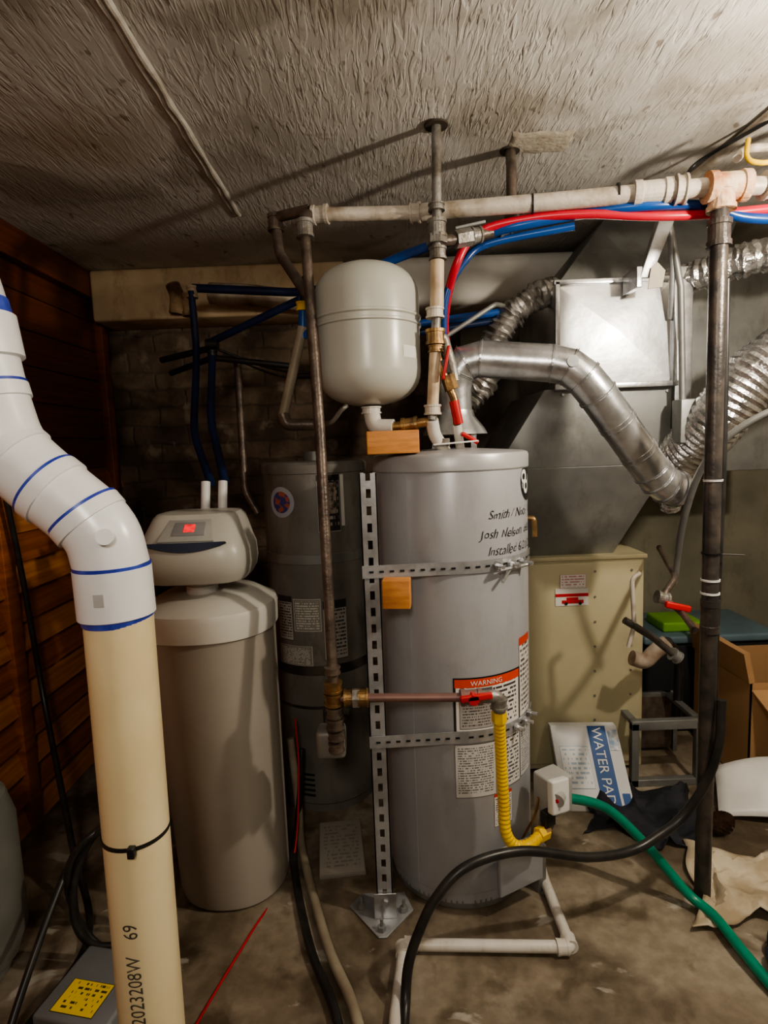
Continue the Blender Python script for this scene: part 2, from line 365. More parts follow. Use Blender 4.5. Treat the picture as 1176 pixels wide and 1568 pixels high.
patch(g,'energy_label',hc,HR+.001,47,66,.60,.86,L3); patch(g,'spec_label',hc,HR+.001,47,66,.40,.58,L2); patch(g,'small_label',hc,HR+.001,20,36,.275,.385,L3)
patch(g,'sheet_label',hc,HR+.0015,-4,20,.608,.735,label_mat('dark_label',(.42,.4,.39),(.1,.1,.1),14,(.12,.12,.12),.9))
for k,(s,zz,t0) in enumerate((("Smith / Noor  V",1.245,19),("Josh Nelson  #801",1.188,13),("Installed 6/21/22",1.137,18))):
    text_cyl(g,'handwriting_%d'%k,s,.038,hc,HR+.0015,t0,zz,BLACK,.35,.0004,.005,.92)
def disc_cyl(g,n,c,R,t0,z0,r,m,seg=28):
    V=[(c[0]+R*sin(radians(t0)),c[1]-R*cos(radians(t0)),z0)]
    for j in range(seg):
        a=2*pi*j/seg; t=radians(t0)+r*cos(a)/R; V.append((c[0]+R*sin(t),c[1]-R*cos(t),z0+r*sin(a)))
    g.add(n,V,[(0,1+j,1+(j+1)%seg) for j in range(seg)],m,smooth=True)
disc_cyl(g,'badge',hc,HR+.001,66,1.345,.06,BLACK); disc_cyl(g,'badge_leaf',hc,HR+.002,58,1.362,.022,WHITE); disc_cyl(g,'badge_leaf_b',hc,HR+.002,62,1.33,.022,WHITE); disc_cyl(g,'badge_dot',hc,HR+.003,57,1.362,.01,BLACK); disc_cyl(g,'badge_dot_b',hc,HR+.003,62,1.332,.01,BLACK)
# draft hood
lathe(g,'draft_hood',(.25,1.97),[(.11,1.50),(.1,1.52),(.068,1.56),(.064,1.58)],GAL,40)
for a in range(4):
    x,y=.25+.09*cos(a*pi/2+.6),1.97+.09*sin(a*pi/2+.6); box(g,'hood_leg_%d'%a,(x-.008,x+.008),(y-.002,y+.002),(1.44,1.51),GAL,0)
pipe(g,'relief_valve',[(.46,1.86,1.22),(.485,1.85,1.22),(.487,1.85,1.16)],.009,BRASS,.01)
# gas control
CG=mat('control_grey',(.42,.42,.4),.5)
box(g,'gas_control',(.452,.54),(1.655,1.74),(.315,.435),CG,.008,(0,0,28))
box(g,'gas_control_face',(.462,.532),(1.628,1.655),(.345,.445),WHITE,.006,(-8,6,28))
sweep(g,'control_dial',[(.497,1.640,.395),(.485,1.618,.393)],.022,CG,24); sweep(g,'control_mark',[(.487,1.620,.393),(.484,1.615,.393)],.006,RED,10)
box(g,'pilot_cover',(.447,.485),(1.63,1.66),(.30,.345),BLACK,.004,(0,0,28))
pipe(g,'gas_inlet',[(.456,1.64,.283),(.475,1.66,.285),(.478,1.67,.34)],.014,IRONB,.01)
hexnut(g,'gas_inlet_nut',(.456,1.64,.283),(1,.6,0),.02,.02,BRASS)
pipe(g,'burner_tube',[(.45,1.69,.36),(.44,1.69,.30),(.40,1.715,.2),(.39,1.73,.12)],.004,BRASS,.03)
pipe(g,'burner_tube_b',[(.46,1.69,.33),(.455,1.69,.27),(.43,1.70,.19),(.41,1.72,.13)],.005,GALPIPE,.03)
box(g,'burner_door',(.30,.47),(1.655,1.67),(.08,.235),HEAT,.004,(0,0,27))
box(g,'base_bracket',(.44,.475),(1.73,1.79),(0,.16),GALD,.003,(0,0,30))
# ------------------------------------------------------------------ STRAPS + STRUT
g=G('seismic_strap_brace')
def strap(z,tend=78):
    P=[(-.07,1.646)]+[(hc[0]+(HR+.003)*sin(radians(t)),hc[1]-(HR+.003)*cos(radians(t))) for t in range(-2,tend,4)]
    V=[];F=[]
    for (x,y) in P: V+= [(x,y,z-.019),(x,y,z+.019)]
    for i in range(len(P)-1): F.append((2*i,2*i+2,2*i+3,2*i+1))
    g.add('strap',V,F,STRUT,sol=-.002)
    for k in range(9):
        x=-.05+k*.03; 
        if x<.215: yy=1.646+.0105*(x+.07)/.283-.0035; box(g,'slot',(x,x+.013),(yy-.0005,yy+.0005),(z-.003,z+.003),BLACK,0)
    for t in range(2,76,7): patch(g,'slot',hc,HR+.0062,t,t+3.3,z-.003,z+.003,BLACK,2)
strap(1.108); strap(.585)
for (t,zz) in ((24,1.108),(36,1.106),(50,1.10)):
    a=radians(t); d=Vector((sin(a),-cos(a),0)); p=Vector((hc[0],hc[1],zz))+d*(HR+.004)
    sweep(g,'bolt',[p,p+d*.04],.006,GAL,8); hexnut(g,'nut',p+d*.008,d,.013,.012,GAL)
a=radians(36); tt=Vector((cos(a),sin(a),0)); p=Vector((hc[0]+(HR+.02)*sin(a),hc[1]-(HR+.02)*cos(a),1.095))
sweep(g,'turnbuckle',[p-tt*.06,p+tt*.07],.006,GAL,8); sweep(g,'turnbuckle_b',[p-tt*.05+Vector((0,0,-.035)),p+tt*.0+Vector((0,0,.012))],.005,GAL,8)
for (t,zz) in ((40,.585),(50,.59),(58,.60)):
    a=radians(t); d=Vector((sin(a),-cos(a),0)); p=Vector((hc[0],hc[1],zz))+d*(HR+.004)
    sweep(g,'bolt',[p,p+d*.035],.006,GAL,8); hexnut(g,'nut',p+d*.008,d,.013,.012,GAL)
g=G('strut_channel')
x0,y0=-.068,1.65; w=.05
V=[];F=[]
def addb(x,y,z):
    o=len(V); V.extend([(a,b_,c) for c in z for b_ in y for a in x]); F.extend([tuple(o+i for i in f) for f in [(0,2,3,1),(4,5,7,6),(0,1,5,4),(2,6,7,3),(0,4,6,2),(1,3,7,5)]])
t=.0035
addb((x0,x0+.018),(y0,y0+t),(0,1.395)); addb((x0+w-.018,x0+w),(y0,y0+t),(0,1.395))
zz=0
while zz<1.39:
    addb((x0+.018,x0+w-.018),(y0,y0+t),(zz,min(zz+.024,1.395))); zz+=.05
addb((x0,x0+t),(y0,y0+w),(0,1.395)); addb((x0+w-t,x0+w),(y0,y0+w),(0,1.395))
addb((x0,x0+.012),(y0+w-t,y0+w),(0,1.395)); addb((x0+w-.012,x0+w),(y0+w-t,y0+w),(0,1.395))
ch=g.add('channel',V,F,STRUT)
V=[(-.16,1.70,0),(-.065,1.575,0),(-.04,1.575,0),(.045,1.675,0),(.02,1.75,0),(-.12,1.75,0)]
V+= [(a,b_,.006) for a,b_,_ in V]
g.add('foot_plate',V,[(5,4,3,2,1,0),(6,7,8,9,10,11)]+[(i,(i+1)%6,6+(i+1)%6,6+i) for i in range(6)],STRUT,bev=.002)
box(g,'gusset',(x0-.01,x0+w+.01),(y0-.008,y0-.002),(0.006,.09),GAL,.002)
hexnut(g,'gusset_bolt',(x0+w/2,y0-.012,.06),(0,1,0),.013,.01,GAL)
for (bx,by) in ((-.055,1.60),(-.12,1.69),(.015,1.67)):
    hexnut(g,'anchor_nut',(bx,by,.014),(0,0,1),.013,.014,GALD); sweep(g,'anchor',[(bx,by,.0),(bx,by,.045)],.005,GALD,8)
g=G('wood_block'); box(g,'block',(-.012,.068),(1.597,1.644),(1.008,1.092),WOODB,.003,(0,0,-8))
g=G('wood_block'); box(g,'block',(-.045,.11),(1.70,1.78),(1.447,1.515),WOODB,.003,(0,0,3))
# ------------------------------------------------------------------ EXPANSION TANK
g=G('expansion_tank'); tc_=(-.03,1.86); R=.163
prof=[(.02,1.60)]
for k in range(1,9):
    a=k/8*pi/2; prof.append((R*sin(a)**.75 if k<8 else R,1.70-.10*cos(a)))
prof+=[(R,1.80),(R,1.833),(R+.005,1.836),(R+.005,1.842),(R,1.845),(R,1.856),(R+.005,1.86),(R+.005,1.866),(R,1.869),(R,1.93)]
for k in range(1,9):
    a=k/8*pi/2; prof.append((max(.004,R*cos(a)**.75) if k<8 else .004,1.93+.10*sin(a)))
lathe(g,'shell',tc_,prof,TANKM,80)
pipe(g,'nipple',[(-.03,1.86,1.61),(-.028,1.85,1.55)],.019,GALPIPE); patch(g,'sticker',tc_,R+.001,40,62,1.73,1.765,PAPER)
pipe(g,'elbow',[(-.028,1.85,1.585),(-.02,1.83,1.53),(.04,1.81,1.527)],.026,PVCF,.025); collar(g,'elbow_rim',(-.028,1.85,1.585),(0,0,1),.029,.022,PVCF)
pipe(g,'branch_pipe',[(.03,1.81,1.527),(.15,1.785,1.54)],.015,BRASS); collar(g,'branch_tee',(.09,1.80,1.533),(1,-.2,.1),.022,.05,BRASS)
# ------------------------------------------------------------------ COLD SUPPLY
g=G('supply_pipe')
pipe(g,'riser',[(.196,1.80,2.40),(.188,1.78,2.10),(.180,1.78,1.87),(.168,1.78,1.66),(.157,1.78,1.545)],.0145,GALPIPE,.01)
pipe(g,'cream_riser',[(.186,1.78,2.01),(.181,1.78,1.87)],.021,CREAMP)
pipe(g,'cream_riser_low',[(.174,1.78,1.76),(.160,1.78,1.58)],.018,CREAMP)
lathe(g,'ceiling_hole',(.196,1.80),[(.036,2.396),(.034,2.392)],mat('dark_hole',(.06,.045,.03),.9),24)
for zz,rr,l in ((2.03,.024,.035),(2.10,.026,.05),(2.16,.022,.02)): collar(g,'coupling',(.188,1.78,zz),(0,0,1),rr,l,GALPIPE)
hexnut(g,'union_nut',(.187,1.78,2.07),(0,0,1),.031,.025,GALPIPE)
for zz,rr,l,mm_ in ((1.86,.025,.03,PAINTP),(1.79,.027,.045,BRASS),(1.755,.022,.02,BRASS),(1.575,.024,.03,PAINTP)): collar(g,'fitting',(.175 if zz>1.7 else .16,1.78,zz),(0,0,1),rr,l,mm_)
pipe(g,'valve_elbow',[(.175,1.78,1.79),(.20,1.79,1.79),(.225,1.80,1.70),(.232,1.80,1.66)],.016,GALPIPE,.02)
pipe(g,'hot_line',[(.175,1.78,1.745),(.205,1.79,1.66),(.232,1.79,1.60),(.236,1.80,1.53)],.012,BRASS,.03)
pipe(g,'red_wrap',[(.226,1.785,1.60),(.24,1.79,1.53)],.015,RED); hexnut(g,'ball_valve',(.215,1.785,1.655),(.3,0,-1),.022,.045,BRASS)
box(g,'valve_handle',(.196,.206),(1.745,1.76),(1.66,1.76),RED,.003,(0,12,0)); box(g,'tag',(.19,.208),(1.755,1.757),(1.68,1.72),BLACK,0,(0,-15,0))
pipe(g,'cross_piece',[(.157,1.78,1.545),(.165,1.80,1.50),(.20,1.84,1.45)],.02,PVCF,.02)
pipe(g,'hot_nipple',[(.236,1.80,1.53),(.25,1.84,1.45)],.014,PVCF)
box(g,'dielectric_plate',(.16,.30),(1.79,1.80),(1.47,1.475),WHITE,.001,(0,-3,0)); hexnut(g,'nipple_nut',(.19,1.82,1.475),(0,0,1),.025,.025,GALPIPE)
pipe(g,'union_branch',[(.30,1.80,1.47),(.27,1.80,1.49),(.25,1.8,1.50)],.007,RED)
# ------------------------------------------------------------------ HORIZONTAL GAS MAIN
g=G('gas_pipe')
pipe(g,'main_left',[(-.185,1.86,2.183),(.16,1.84,2.17)],.021,PAINTP)
pipe(g,'main_mid',[(.15,1.84,2.171),(.565,1.76,2.158),(.96,1.67,2.145)],.025,PAINTP,.1)
pipe(g,'main_right',[(.95,1.67,2.145),(2.0,1.64,2.10)],.024,PAINTP)
for (x,y,z_,l,r_) in ((.13,1.842,2.171,.03,.027),(.79,1.71,2.152,.10,.031),(.86,1.693,2.149,.03,.036),(-.16,1.858,2.182,.05,.026)): collar(g,'coupling',(x,y,z_),(1,-.2,-.02),r_,l,PAINTP)
collar(g,'tee_run',(.975,1.668,2.142),(1,-.05,0),.037,.11,RUST); collar(g,'tee_drop',(.962,1.67,2.11),(0,0,1),.034,.06,RUST)
collar(g,'flange',(1.09,1.665,2.14),(1,0,0),.034,.03,PAINTP)
for x in (.47,.70): collar(g,'clamp',(x,1.78-(x-.47)*.22,2.16),(1,-.22,0),.0275,.006,BLACK,.02)
pipe(g,'drop_to_valve',[(-.185,1.86,2.183),(-.205,1.82,2.17),(-.203,1.80,2.09),(-.178,1.70,1.52),(-.165,1.59,.77),(-.164,1.585,.66)],.0155,IRONB,.02)
collar(g,'elbow_top',(-.203,1.80,2.12),(0,.1,1),.024,.05,GALPIPE); 
pipe(g,'second_riser',[(-.31,1.93,2.19),(-.30,1.91,2.09),(-.235,1.84,1.98),(-.20,1.80,1.92)],.016,IRONB,.02)
collar(g,'second_cap',(-.31,1.93,2.19),(0,0,1),.023,.05,IRONB); pipe(g,'cross_link',[(-.315,1.93,2.205),(-.19,1.86,2.20)],.016,IRONB)
for zz,r_,l,mm_ in ((.84,.021,.02,IRONB),(.79,.024,.03,BRASS),(.755,.026,.035,BRASS),(.715,.022,.03,IRONB),(.68,.024,.03,IRONB)): collar(g,'fitting',(-.165,1.588,zz),(0,0,1),r_,l,mm_)
for zz in (.645,.61): collar(g,'drip_leg',(-.164,1.586,zz),(0,0,1),.021,.025,IRONB)
box(g,'regulator',(-.225,-.14),(1.60,1.67),(.56,.645),mat('reg_grey',(.28,.27,.25),.5,.4),.012)
collar(g,'union_a',(-.12,1.583,.757),(1,0,0),.023,.03,BRASS); collar(g,'union_b',(-.08,1.58,.757),(1,0,0),.024,.03,BRASS); hexnut(g,'union_nut',(-.10,1.58,.757),(1,0,0),.028,.02,GALPIPE)
PINK=mat('copper_oxide',(.26,.15,.13),.45,.3,(.2,.11,.1),10)
pipe(g,'lateral',[(-.15,1.585,.757),(.21,1.55,.76)],.0125,PINK)
collar(g,'gas_cock',(.225,1.55,.76),(1,0,0),.021,.06,PINK); box(g,'cock_handle',(.19,.28),(1.515,1.53),(.762,.78),RED,.004,(0,-6,0)); hexnut(g,'cock_stem',(.228,1.53,.765),(0,1,0),.016,.03,RED)
pipe(g,'cock_elbow',[(.24,1.55,.76),(.305,1.555,.758),(.307,1.565,.705)],.018,GALPIPE,.02); collar(g,'elbow_collar',(.305,1.56,.735),(0,0,1),.022,.03,GALPIPE)
g=G('gas_flex_connector')
corr(g,'coated_tube',[(.306,1.565,.69),(.312,1.585,.60),(.318,1.60,.50),(.322,1.60,.40),(.325,1.59,.32),(.352,1.59,.275),(.395,1.60,.268),(.435,1.625,.278),(.452,1.64,.283)],.0165,YEL,.013,.07,18)
hexnut(g,'nut_top',(.306,1.565,.692),(0,0,1),.022,.03,YEL); hexnut(g,'nut_end',(.445,1.633,.28),(1,.6,0),.022,.035,YEL)
# hook pipe from ceiling
g=G('water_line_stub')
pipe(g,'drop',[(.45,1.97,2.40),(.428,1.86,2.30),(.424,1.85,2.15),(.40,1.85,2.115),(.25,1.80,2.075),(.19,1.78,2.065)],.016,IRONB,.02)
lathe(g,'ceiling_hole',(.45,1.97),[(.034,2.398),(.03,2.394)],mat('dark_hole2',(.06,.045,.03),.9),24)
for p,d in (((.425,1.85,2.15),(0,0,1)),((.402,1.85,2.118),(1,.2,.2))): collar(g,'elbow',p,d,.023,.04,GALPIPE)
hexnut(g,'valve_body',(.27,1.805,2.08),(1,.2,.2),.026,.05,GALPIPE); collar(g,'valve_end',(.31,1.815,2.09),(1,.2,.2),.022,.03,GALPIPE); box(g,'valve_lever',(.24,.33),(1.765,1.775),(2.10,2.108),GALD,.002,(0,-10,0))
# ------------------------------------------------------------------ BLACK VENT STACK RIGHT
g=G('iron_stack_pipe')
sweep(g,'pipe',[(.958,1.67,2.10),(.96,1.67,0)],.0235,IRON,24)
for zz in (2.02,): collar(g,'coupling',(.958,1.67,zz),(0,0,1),.029,.07,IRON)
for zz in (1.335,1.12,1.04,1.0): collar(g,'tie',(.959,1.67,zz),(0,0,1),.0255,.006,WHITE if zz!=1.12 else BLACK,.05)
sweep(g,'zip_tail',[(.98,1.65,1.12),(1.04,1.64,1.117)],.002,BLACK,6)
collar(g,'lower_coupling',(.96,1.67,.93),(0,0,1),.0255,.10,IRON,.05)
hose(g,'taped_cable',[(.99,1.68,1.9),(.992,1.675,1.4),(.985,1.675,.9),(.99,1.68,.62),(.985,1.68,.5)],.008,RUB)
# ------------------------------------------------------------------ OLD HEATER
oc=(-.283,2.40); OR=.212
g=G('water_heater')
lathe(g,'jacket',oc,[(OR-.01,.0),(OR-.01,.03),(OR,.04),(OR,1.375),(OR+.003,1.378),(OR+.003,1.41),(OR-.01,1.42),(.03,1.425)],HEATD,80)
for zz in (1.045,.60): 
    lathe(g,'strap',oc,[(OR+.001,zz-.02),(OR+.003,zz-.018),(OR+.003,zz+.018),(OR+.001,zz+.02)],GALD if zz>1 else IRON,64)
lathe(g,'waist_band',oc,[(OR+.0005,.44),(OR+.002,.441),(OR+.002,.452),(OR+.0005,.453)],IRON,64)
patch(g,'warning_plate',oc,OR+.002,8,32,1.15,1.37,label_mat('old_warn',(.05,.05,.05),(.5,.48,.45),9,(.02,.02,.02),.9,.5,10)); patch(g,'warning_figure',oc,OR+.003,12,28,1.22,1.34,mat('oldpaper',(.45,.38,.3),.6,0,(.06,.05,.05),60))
patch(g,'warning_edge',oc,OR+.003,33,37,1.17,1.37,PAPER)
disc_cyl(g,'badge',oc,OR+.002,-32,1.27,.06,mat('oldbadge',(.42,.44,.5),.4)); disc_cyl(g,'badge_center',oc,OR+.003,-32,1.27,.042,mat('oldbadge_blue',(.05,.06,.22),.4,0,(.4,.12,.08),40,lo=.5,hi=.52))
OL=label_mat('old_label',(.3,.28,.24),(.7,.68,.62),13,None,.8,.45,22); OL2=label_mat('old_label2',(.5,.48,.44),(.08,.08,.08),16,(.04,.04,.04),.86,.45,14)
patch(g,'label_a',oc,OR+.001,-46,-26,.72,.90,OL2); patch(g,'label_b',oc,OR+.001,-24,6,.76,.89,OL); patch(g,'label_c',oc,OR+.001,8,34,.64,.88,OL2); patch(g,'label_d',oc,OR+.001,-46,-5,.62,.70,OL)
for k in range(5): patch(g,'louvre_%d'%k,oc,OR+.001,-28,-10,.07+k*.022,.08+k*.022,BLACK,6)
box(g,'control',(-.27,-.20),(2.16,2.2),(.36,.45),IRON,.006); pipe(g,'old_flue',[(-.28,2.42,1.42),(-.28,2.42,1.46)],.05,GALD)
sweep(g,'gas_stub',[(-.165,2.0,.52),(-.17,2.2,.40)],.012,IRON)
# ------------------------------------------------------------------ SOFTENER
sc=(-.588,1.87)
g=G('water_softener')
rings(g,'brine_tank',[(sc[0]+.028,sc[1],0.0,.165,.165),(sc[0]+.028,sc[1],.01,.176,.176),(sc[0]+.024,sc[1],.04,.18,.18),(sc[0]+.012,sc[1],.5,.192,.192),(sc[0],sc[1],.93,.206,.206)],SOFT,96,2.25)
rings(g,'lid',[(sc[0],sc[1],.90,.206,.206),(sc[0],sc[1],.905,.215,.215),(sc[0],sc[1],.97,.217,.217),(sc[0],sc[1],.985,.212,.212),(sc[0],sc[1],.994,.195,.195),(sc[0],sc[1]+.01,1.018,.15,.15),(sc[0],sc[1]+.02,1.03,.08,.08)],SOFTL,96,2.3)
sx=-.597; sy=1.83
lathe(g,'neck',(sx,sy),[(.05,1.02),(.05,1.05),(.042,1.052),(.042,1.09)],WHITE,32)
rings(g,'control_head',[(sx,sy,1.07,.13,.10),(sx,sy,1.078,.155,.125),(sx,sy,1.10,.168,.14),(sx,sy,1.13,.173,.148),(sx,sy,1.175,.170,.148),(sx,sy+.005,1.20,.160,.140),(sx,sy+.02,1.235,.148,.122),(sx,sy+.035,1.27,.136,.10),(sx,sy+.035,1.282,.125,.088),(sx,sy+.035,1.286,.10,.06)],SOFTH,96,4.2)
cw=mat('console_grey',(.4,.4,.37),.4)
def slope(n,x0,x1,v0,v1,m,off,xs=0):
    a=Vector((0,1.694,1.20)); b_=Vector((0,1.772,1.268)); nn=Vector((0,-.66,.75))*off
    V=[]
    for (xx,v) in ((x0,v0),(x1,v0),(x1-xs,v1),(x0+xs,v1)): V.append(a.lerp(b_,v)+Vector((xx,0,0))+nn)
    W=[p-Vector((0,-.66,.75))*.012 for p in V]
    g.add(n,V+W,[(0,1,2,3),(7,6,5,4),(0,4,5,1),(1,5,6,2),(2,6,7,3),(3,7,4,0)],m,bev=.002)
slope('console',sx-.085,sx+.085,.1,.95,cw,.006,.02); slope('display_bezel',sx-.045,sx+.055,.3,.82,mat('bezel',(.28,.28,.28),.4),.009,.004)
slope('display',sx-.012,sx+.022,.42,.72,mat('display_red',(.9,.03,.04),.3,0,(.5,.02,.02),80,emit=1.0),.011)
V=[];n_=20
for i in range(n_+1):
    u=i/n_*2-1; V+= [(sx+u*.125,1.684+.012*(1-u*u)*-1+.004,1.203-.026*(1-u*u)+.004),(sx+u*.12,1.688+.004*u*u,1.208)]
g.add('console_band',V,[(2*i,2*i+2,2*i+3,2*i+1) for i in range(n_)],mat('band_dark',(.03,.04,.07),.4),sol=.006)
for k,dx in enumerate((-.02,.03)):
    sweep(g,'port_%d'%k,[(-.62+.06*k,1.97,1.20),(-.62+.06*k,2.0,1.30),(-.62+.06*k,2.02,1.37)],.016,WHITE)
# ------------------------------------------------------------------ PEX ON LEFT
g=G('pex_pipe')
pipe(g,'drop_a',[(-.80,2.6,2.17),(-.79,2.58,1.9),(-.74,2.3,1.55),(-.61,2.05,1.36)],.015,DBLUEP,.08); pipe(g,'drop_b',[(-.70,2.5,1.88),(-.67,2.3,1.6),(-.56,2.05,1.36)],.015,DBLUEP,.08)
pipe(g,'cross_a',[(-.80,2.62,2.19),(-.36,2.6,2.15),(-.10,2.5,2.14)],.018,DBLUEP); pipe(g,'cross_b',[(-.74,2.6,1.95),(-.303,2.4,2.07)],.016,DBLUEP)
pipe(g,'cross_c',[(-.99,2.7,1.90),(-.72,2.6,1.93)],.014,BLACK); pipe(g,'cross_d',[(-.95,2.7,1.84),(-.7,2.5,1.87),(-.35,2.5,1.82)],.013,BLACK)
collar(g,'elbow',(-.80,2.61,2.17),(0,0,1),.022,.05,COPPER); collar(g,'tee',(-.72,2.58,1.94),(1,0,0),.022,.05,BLACK); collar(g,'elbow_b',(-.70,2.5,1.88),(0,0,1),.02,.04,BLACK)
pipe(g,'old_conduit',[(-.62,2.6,1.88),(-.6,2.5,1.3),(-.55,2.5,1.2)],.016,IRONB)
hose(g,'cable_a',[(-.7,2.6,1.92),(-.5,2.6,1.84),(-.3,2.55,1.80),(-.1,2.5,1.86)],.006,RUB); hose(g,'cable_b',[(-.68,2.6,1.90),(-.45,2.6,1.80),(-.25,2.5,1.77)],.005,RUB)
FS=mat('foam_stain',(.5,.36,.2),.9,0,(.1,.05,.03),8,.4,30)
hose(g,'spray_foam',[(-1.0,2.96,2.30),(-.98,2.95,2.24),(-.99,2.95,2.16)],.035,FS); hose(g,'stained_wrap',[(-.80,2.9,2.24),(-.62,2.88,2.22),(-.45,2.9,2.20),(-.3,2.9,2.19)],.05,mat('wrap_stain',(.7,.64,.52),.8,0,(.2,.12,.07),7,.3,20))
collar(g,'stained_elbow',(-.86,2.75,2.15),(0,0,1),.03,.10,FS)
pipe(g,'tan_tube',[(-.262,2.1,1.90),(-.35,2.1,1.59)],.018,TANH); pipe(g,'blue_tape',[(-.258,2.1,1.96),(-.264,2.1,1.86)],.016,BLUEP); collar(g,'yellow_tag',(-.26,2.1,1.97),(0,0,1),.02,.03,YEL)
pipe(g,'brown_elbow',[(-.351,2.1,1.60),(-.34,2.1,1.56),(-.22,2.1,1.557)],.022,IRONB,.02); hose(g,'small_tube',[(-.22,1.95,1.555),(-.16,1.85,1.55),(-.12,1.8,1.585),(-.10,1.8,1.60)],.007,GALPIPE)
pipe(g,'tape_upper',[(-.26,2.1,1.95),(-.255,2.15,2.08),(-.25,2.3,2.12)],.012,DBLUEP)
# pex along the gas main
g=G('pex_pipe')
hose(g,'red_line',[(.25,2.1,1.78),(.225,1.95,1.88),(.245,1.83,2.0),(.315,1.83,2.10),(.46,1.80,2.125),(.62,1.76,2.118),(.79,1.73,2.095),(.955,1.725,2.092),(1.15,1.72,2.10),(1.9,1.7,2.14)],.013,REDP)
hose(g,'blue_line',[(-.15,2.0,1.98),(.01,1.95,2.05),(.176,1.88,2.085),(.31,1.86,2.10),(.43,1.81,2.11),(.62,1.775,2.125),(.78,1.715,2.118),(.955,1.725,2.115),(1.15,1.72,2.07),(1.9,1.7,2.08)],.0145,BLUEP)
hose(g,'blue_line_b',[(.21,1.9,1.80),(.22,1.87,1.93),(.28,1.86,2.03),(.36,1.86,2.08),(.6,1.80,2.10)],.012,BLUEP)
pipe(g,'blue_cross',[(.10,2.3,1.93),(.5,2.3,1.97)],.015,BLUEP); pipe(g,'blue_cross_b',[(.05,2.35,1.90),(.45,2.3,1.935)],.013,DBLUEP)
pipe(g,'grey_rod',[(.18,2.0,1.80),(.40,2.0,1.93),(.47,2.2,1.97)],.008,GALD,.03)
# ------------------------------------------------------------------ FURNACE
g=G('furnace')
box(g,'cabinet',(.47,1.10),(2.41,3.05),(.02,.967),FURN,.006); box(g,'plinth',(.49,1.08),(2.44,3.03),(0,.03),BLACK,0)
box(g,'front_panel',(.48,1.085),(2.395,2.412),(.05,.948),FURN,.004); box(g,'top_flange',(.46,1.11),(2.40,3.06),(.957,.975),FURN,.003)
for xx in (.885,1.04):
    for k in range(8): hexnut(g,'screw',(xx,2.393,.14+k*.11),(0,1,0),.005,.006,GALD)
box(g,'red_sticker',(.715,.855),(2.391,2.3945),(.765,.84),PAPER,0); box(g,'white_sticker',(.735,.845),(2.391,2.3945),(.842,.90),label_mat('card_text',(.72,.7,.68),(.5,.25,.25),5,None,.8,.45,10),0,None,True)
box(g,'sticker_band',(.715,.855),(2.3895,2.3915),(.805,.818),RED,0); box(g,'sticker_car_body',(.742,.835),(2.3885,2.3915),(.775,.79),RED,.002); box(g,'sticker_car_cab',(.762,.812),(2.3885,2.3915),(.788,.802),RED,.002)
for xx in (.76,.82): sweep(g,'sticker_wheel',[(xx,2.388,.775),(xx,2.392,.775)],.007,BLACK,12)
# ------------------------------------------------------------------ DUCT PLENUM
g=G('sheet_metal_plenum')
PL=mat('bright_sheet',(.72,.73,.74),.33,.85,(.54,.55,.56),9,.12,14)
hexa(g,'collector_box',[(.67,2.22,1.665),(1.115,2.22,1.665),(1.115,2.8,1.665),(.67,2.8,1.665)],[(.67,2.22,2.045),(1.115,2.22,2.055),(1.115,2.8,2.055),(.67,2.8,2.045)],PL)
cxp,czp=.90,1.865
V=[(.675,2.218,1.675),(1.11,2.218,1.675),(1.11,2.218,2.045),(.675,2.218,2.038),(cxp,2.205,czp)]
g.add('cross_broken_face',V,[(0,1,4),(1,2,4),(2,3,4),(3,0,4)],PL)
for a_,b_ in (((.665,.682),(1.66,2.05)),((1.105,1.122),(1.66,2.06))): box(g,'corner_seam',a_,(2.205,2.225),b_,GAL,.002)
box(g,'lower_flange',(.66,1.125),(2.20,2.225),(1.655,1.675),GAL,.002); box(g,'upper_flange',(.66,1.125),(2.205,2.225),(2.038,2.056),GAL,.002)
hexa(g,'transition',[(.45,2.30,1.36),(1.13,2.26,1.36),(1.13,2.85,1.36),(.45,2.85,1.36)],[(.63,2.235,1.66),(1.115,2.235,1.66),(1.115,2.8,1.66),(.63,2.8,1.66)],GALD)
hexa(g,'boot',[(.50,2.45,.97),(.98,2.45,.97),(.98,2.95,.97),(.50,2.95,.97)],[(.45,2.30,1.36),(1.13,2.26,1.36),(1.13,2.85,1.36),(.45,2.85,1.36)],GALD)
hexa(g,'upper_slope',[(.69,2.3,2.05),(1.3,2.3,2.05),(1.3,2.9,2.05),(.69,2.9,2.05)],[(.98,2.55,2.39),(1.55,2.55,2.39),(1.55,3.1,2.39),(.98,3.1,2.39)],GALD)
for (x,z_) in ((.70,1.64),(1.1,1.64),(.9,1.64)): hexnut(g,'screw',(x,2.235,z_),(0,1,0),.006,.008,GAL)
box(g,'side_strip',(1.135,1.20),(2.25,2.30),(1.45,2.1),GAL,.003); box(g,'side_duct',(1.20,1.75),(2.6,3.1),(1.3,2.2),GALD,.004)
box(g,'electrical_box',(1.10,1.175),(2.13,2.2),(1.44,1.60),GALD,.004); sweep(g,'conduit',[(1.125,2.17,1.60),(1.10,2.15,2.0),(1.02,2.1,2.25)],.012,GALD)
sweep(g,'box_tube',[(1.14,2.17,1.45),(1.16,2.15,1.38),(1.2,2.15,1.36)],.01,RUB)
